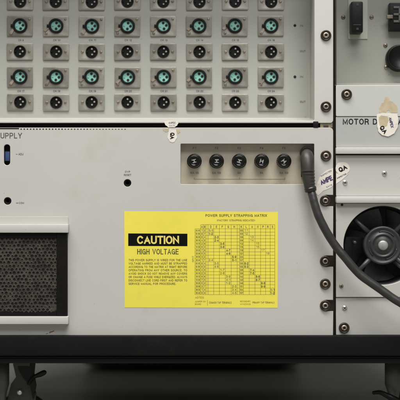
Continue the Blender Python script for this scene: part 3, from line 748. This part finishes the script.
# clip rails: bent strips above and below
def rail(y0, y1, lip):
    bm = bmesh.new()
    gbox(bm, -62, 68.2, y0, y1, -0.011, -0.0002, 0.0011, ref=-0.011)
    r_ = link('filter_rail', bm, LIPP, ps, True); bm = bmesh.new()
    if lip: gbox(bm, -62, 68.2, y0-7.9, y0-0.05, -0.0009, -0.0002, 0.0003)
    else: gbox(bm, -62, 66.5, y1+0.05, y1+1.8, -0.0014, -0.0002, 0.0004)
    link('rail_flange', bm, PAINT, r_)
    return r_
rail(224.4, 232.8, True); rail(316.6, 324.4, False)

# ================================================================== MOTOR DRIVE UNIT (upper right)
md = thing('motor_drive_unit', 'grey motor drive panel with green-grey connector recess above its lettered front, upper right', 'amplifier', P(410, 155, 0))
MD = 0.05
bm = bmesh.new()
x0, x1 = P(336, 0, 0).x, P(478, 0, 0).x; zt = P(0, -48, 0).z; zb = P(0, 85.2, 0).z; zb2 = P(0, 83.0, MD).z
quad(bm, (x0, MD, zt), (x0, MD, zb2), (x1, MD, zb2), (x1, MD, zt)); quad(bm, (x0, MD, zb2), (x0, 0.003, zb-0.0002), (x1, 0.003, zb-0.0002), (x1, MD, zb2))
quad(bm, (x0, MD, zt), (x1, MD, zt), (x1, 0.0, zt), (x0, 0.0, zt)); quad(bm, (x0, MD, zt), (x0, 0.0, zt), (x0, 0.0, zb), (x0, MD, zb2)); quad(bm, (x1, MD, zt), (x1, MD, zb2), (x1, 0, zb), (x1, 0, zt))
bmesh.ops.remove_doubles(bm, verts=bm.verts, dist=1e-5)
link('connector_recess', bm, GREENP, md)
bm = bmesh.new(); gbox(bm, 336.2, 482, -66, -48.3, 0.0, 0.003, 0.0005); gbox(bm, 478.3, 482, -48.2, 85.0, 0.0, 0.003, 0.0004); link('frame', bm, FRAMEP, md)
bm = plate_bm(rrect(336.0, 482, 85.2, 116.4, 1.2, 3), [], 0.0, 0.003, 0.0005); link('upper_plate', bm, mat('pale_cool_paint', (0.50, 0.505, 0.485), 0.45, var=0.035, vscale=9, bump=0.1, bscale=1300, stain=(0.3, 0.27, 0.2), stain_amt=0.2, stain_scale=15), md)
bm = plate_bm(rrect(336.0, 482, 116.9, 147.0, 0.5, 2), [], 0.0006, 0.003, 0.0003); link('name_plate', bm, COOLP, md)
bm = bmesh.new(); gbox(bm, 336.0, 482, 147.1, 153.8, -0.004, 0.004, 0.0012); link('lower_lip', bm, LIPP, md, True)
bm = bmesh.new(); text(bm, 'MOTOR DRIVE AMPLIFIER', 342.8, 435.5, 118.7, 124.5, 0.00045, 0.05); link('panel_lettering', bm, INK, md)
rack_screw(md, 346.6, 94.4, 0.0, 20)
# connectors in the recess
def rbox(name, x0_, x1_, y0_, y1_, prot, m, bev=0.001, parent=md):
    bm = bmesh.new(); gbox(bm, x0_, x1_, y0_, y1_, MD-prot, MD-0.0001, bev); return link(name, bm, m, parent, True)
pl = rbox('connector_plate', 348.2, 367.6, -14, 39.0, 0.0012, mat('pale_green_plate', (0.45, 0.46, 0.40), 0.45, var=0.04), 0.0003)
cn = rbox('ribbon_connector', 351.4, 363.2, 1.2, 32.4, 0.020, BLACK, 0.0022)
bm = bmesh.new()
for py in (3.8, 28.0): gbox(bm, 356.2, 358.6, py, py+2.0, MD-0.0206, MD-0.020, 0.0001, ref=MD-.02)
gbox(bm, 353.4, 361.0, 24.4, 25.2, MD-0.0204, MD-0.020, ref=MD-.02)
link('connector_ribs', bm, FANG, cn)
for x, y_ in ((343.2, 17.2), (371.6, 17.2), (385.4, 45.4), (386.2, 67.2), (412, 45), (412, 68)): small_screw(md, x, y_, MD, 2.3, STEEL, random.uniform(0, 90), 'recess_screw')
RIVD = mat('dull_brass', (0.20, 0.18, 0.13), 0.5, 0.4, var=0.3, vscale=100)
oc = rbox('outlet_connector', 389.6, 421, 2.6, 30.4, 0.012, BLACK, 0.0012)
bm = bmesh.new()
for x, y_, w_, h_ in ((393.5, 6.5, 6, 2.0), (393.5, 13.5, 6, 2.0), (393.5, 20.5, 6, 2.0), (403, 6.5, 5, 2), (403, 13.5, 5, 2), (403, 20.5, 5, 2), (398.5, 8, 1.8, 14)):
    gbox(bm, x, x+w_, y_, y_+h_, MD-0.0135, MD-0.012, 0.0002, ref=MD-.012)
link('contact_blades', bm, mat('dull_contact', (0.12, 0.12, 0.115), 0.4, 0.5), oc)
bm = bmesh.new(); gbox(bm, 386.6, 392.6, 15.2, 18.8, MD-0.0145, MD-0.010, 0.0006, ref=MD-.012); link('latch_tab', bm, RIVD, oc)
bm = bmesh.new(); c = P(398.6, 58.6, MD)
lathe(bm, c, [(13.9*S, 0), (13.9*S, -0.004), (13.3*S, -0.010), (12.2*S, -0.011), (11.4*S, -0.0105), (11.1*S, -0.009), (0, -0.009)], 56)
rs = link('round_socket', bm, BLACK, md)
# glue residue and torn sticker over the lettering
bm = bmesh.new(); res = [(385.2, 96.6), (388.6, 97.0), (390.6, 101), (393.4, 102.4), (397.4, 107.0), (397.6, 112.6), (391, 113.0), (389.4, 110.6), (386.6, 110.8), (385, 113.2), (379.2, 113.0), (378.9, 108.2), (381.6, 103.4), (383.8, 102.0)]
sheet(bm, ragged(res, .35, 3), -0.00018); link('glue_residue', bm, RESIDUE, md)
bm = bmesh.new()
sheet(bm, ragged([(376.8, 114.2), (383, 113.0), (391, 113.2), (397, 114.2), (398.4, 118), (397.6, 127.0), (394.4, 133.4), (388.4, 136.4), (382.2, 135.4), (378.2, 131.2), (377.0, 124)], .22, 3), -0.0003)
sheet(bm, ragged([(378.4, 117.4), (381, 115.6), (387.2, 116.0), (388.6, 120), (387.2, 125.4), (383, 127.6), (379.4, 125.2)], .35, 3), -0.00040, 0.00008, 1)
text(bm, 'QA', 379.4, 387.6, 127.2, 132.0, -0.0005, 0.10, -52, 2)
text(bm, 'AMPEX', 386.0, 396.5, 121.0, 124.0, -0.0005, 0.08, -78, 3)
st = link('round_sticker', bm, [PAPER, RESIDUE, INK, PURPLE], md); st['label'] = 'torn round white sticker with brown glue over the lettering'

# ================================================================== FAN PANEL (lower right)
fp = thing('fan_panel', 'pale grey panel with a round black cooling fan and small screws, lower right', 'fan panel', P(410, 335, 0))
bm = plate_bm(rrect(336.0, 482, 155.2, 196.0, 0.6, 2), [], 0.0022, 0.003, 0.0004); link('upper_plate', bm, PAINT, fp)
bm = bmesh.new(); gbox(bm, 336.0, 482, 196.2, 203.2, -0.0065, 0.004, 0.0022); link('stiffener_lip', bm, LIPP, fp, True)
bm = plate_bm(rrect(336.0, 482, 203.4, 297.2, 0.5, 2), [circ(383, 245.4, 39.6, 90)], 0.001, 0.003, 0.0005); link('fan_plate', bm, PAINT, fp)
bm = plate_bm(rrect(336.0, 482, 297.6, 334.9, 0.6, 2), [], 0.0032, 0.003, 0.0004); link('lower_plate', bm, PAINT, fp)
rack_screw(fp, 344.1, 327.8, 0.0032, 33)
small_screw(fp, 345.0, 182.6, 0.0022, 2.6, BRIGHT, 20); small_screw(fp, 384.4, 173.4, 0.0022, 2.7, BRIGHT, 60); small_screw(fp, 344.6, 308.0, 0.0032, 2.8, BRIGHT, 45)
RIV = mat('dull_rivet', (0.26, 0.23, 0.18), 0.45, 0.4, var=0.3, vscale=200)
small_screw(fp, 341.2, 286.0, 0.001, 2.2, RIV, 10, 'rivet'); small_screw(fp, 342.0, 204.9, 0.001, 1.3, RAILD, 10, 'rivet')
# sticker half across the seam
bm = bmesh.new(); 
sheet(bm, ragged(circ(342.6, 168.4, 7.2, 14, 6.6), .2, 2), 0.0019)
sheet(bm, ragged([(336.2, 173.6), (342, 174.6), (348.6, 173.8), (343.6, 178.6), (336.2, 183.8)], .2, 3), 0.00195)
text(bm, 'QA', 338.4, 347.0, 166.0, 171.0, 0.0018, 0.12, 28, 1)
text(bm, 'INSPECTOR', 336.6, 346.6, 175.4, 176.8, 0.0018, 0.07, 27, 1)
st = link('oval_sticker', bm, [PAPER, INK], fp); st['label'] = 'white sticker half reading QA beside the seam'
# fan
FC = P(383, 245.4, 0.004); k_ = S
bm = bmesh.new()
lathe(bm, FC, [(41.5*k_, 0.0), (41.5*k_, 0.036), (38.6*k_, 0.036), (37.5*k_, 0.018), (39.4*k_, 0.0), (41.5*k_, 0.0)], 80)
fan = link('cooling_fan', bm, FANB, fp)
for q in range(4):
    bm = bmesh.new(); an = R(45+90*q+2); v = Vector((math.cos(an), 0, math.sin(an)))
    tube(bm, [FC+v*17*k_+Vector((0, 0.0035, 0)), FC+v*30*k_+Vector((0, 0.004, 0)), FC+v*39.4*k_+Vector((0, 0.006, 0))], [0.0032, 0.0026, 0.0026], 12)
    link('spoke', bm, FANG, fan)
bm = bmesh.new()
k_ = S*0.88
lathe(bm, FC, [(0, -0.0005), (9*k_, -0.0005), (10*k_, 0.0006), (11.4*k_, 0.0006), (12*k_, -0.0012), (13.4*k_, -0.0012), (14*k_, 0.0006), (18.6*k_, 0.0010), (19.4*k_, -0.0004), (21.2*k_, -0.0002), (22*k_, 0.0014), (22*k_, 0.010)], 72)
for q in range(3):                                      # raised arcs on the motor cover
    tube(bm, [Vector((FC.x+16.2*k_*math.cos(R(120*q+40+6*t)), FC.y+0.0006, FC.z+16.2*k_*math.sin(R(120*q+40+6*t)))) for t in range(12)], 0.0008, 8)
link('motor_cover', bm, FANG, fan)
k_ = S; bm = bmesh.new(); lathe(bm, FC, [(0, -0.0030), (3.8*k_, -0.0030), (4.9*k_, -0.0022), (5.1*k_, -0.0004)], 32); link('hub_cap', bm, HUBM, fan)
for q in range(5):
    a0 = R(72*q+14); bm = bmesh.new(); nn = 7; A = []; B = []
    for s_ in range(nn):
        t = s_/(nn-1); rr = (19.0+18.0*t)*k_
        lead = a0+0.16*t; trail = lead+R(56)
        A.append([bm.verts.new((FC.x+rr*math.cos(lead+(trail-lead)*u), FC.y+0.012+0.018*u-0.003*t, FC.z+rr*math.sin(lead+(trail-lead)*u))) for u in (0, .25, .5, .75, 1)])
    for r1, r2 in zip(A, A[1:]):
        for u in range(4): f = bm.faces.new((r1[u], r1[u+1], r2[u+1], r2[u])); f.smooth = True
    link('fan_blade', bm, FBLADE, fan)
bm = bmesh.new(); lathe(bm, FC+Vector((0, 0.030, 0)), [(0, 0), (41*k_, 0)], 48); link('fan_backing', bm, PIT, fan)
bm = bmesh.new(); c = P(355.0, 242.6, 0.006); lathe(bm, c, [(0, -0.001), (1.5*S, -0.0008), (2.0*S, 0.002), (2.0*S, 0.02)], 16); link('fan_boss', bm, FANG, fan)

# ================================================================== POWER CORD
cord = thing('electric_cable', 'thick dark grey power cord plugged into the fuse window and looping down past the fan', 'cable', P(308, 170, -0.02))
bm = bmesh.new()
yy = -0.012
path = [P(310.6, 189.5, yy), P(312.6, 196, yy-0.003), P(314.6, 204, yy-0.005), P(318.6, 216, yy-0.007), P(325.8, 230.5, yy-0.008), P(334.6, 244.6, yy-0.008), P(344.6, 257.0, yy-0.010), P(359.6, 274.2, yy-0.012),
        P(378, 287.6, yy-0.014), P(392, 297.6, yy-0.016), P(408, 308, yy-0.018), P(430, 326, yy-0.02), P(452, 352, yy-0.022), P(466, 390, yy-0.03), P(474, 430, yy-0.04), P(486, 462.5, yy-0.06), P(530, 463.5, yy-0.12), P(620, 463.6, yy-0.2)]
sp = smooth_path(path, 10)
tube(bm, sp, [4.15*S+0.00006*math.sin(i*0.9) for i in range(len(sp))], 22); link('cable_sheath', bm, CABLE, cord, True)
bm = bmesh.new()
pp_ = [P(307.0, 153.8, 0.002), P(307.0, 154.6, -0.003), P(307.1, 156.4, -0.007), P(307.2, 160, -0.010), P(307.6, 168, -0.012), P(308.4, 178, -0.013), P(309.6, 187, -0.013), P(310.2, 189.4, -0.0125)]
tube(bm, pp_, [r_*S for r_ in (4.0, 5.8, 6.5, 6.7, 6.6, 6.1, 5.3, 4.9)], 28); pg = link('plug', bm, PLUG, cord, True)
bm = bmesh.new()
for k in range(5): 
    t = P(307.9+k*0.45, 171+k*3.2, -0.013); 
    tube(bm, [t+Vector((0, 0, 0.0009)), t+Vector((0, 0, 0.0004)), t-Vector((0, 0, 0.0004)), t-Vector((0, 0, 0.0009))], [(6.2-k*0.26)*S, (6.75-k*0.27)*S, (6.7-k*0.27)*S, (6.0-k*0.26)*S], 28)
link('grip_ridge', bm, PLUG, pg, True)
bm = bmesh.new(); tube(bm, [P(307, 152.4, WD-0.002), P(307, 153.2, 0.004), P(307.0, 153.6, 0.0015)], [6.6*S, 7.3*S, 6.6*S], 28); link('plug_rim', bm, COLLAR, pg, True)
bm = bmesh.new(); tube(bm, [P(310.1, 187.4, -0.0128), P(310.3, 188, -0.0128), P(310.8, 191.2, -0.0125), P(310.9, 191.7, -0.0125)], [5.4*S, 6.1*S, 5.8*S, 5.0*S], 28); link('strain_collar', bm, COLLAR, cord, True)
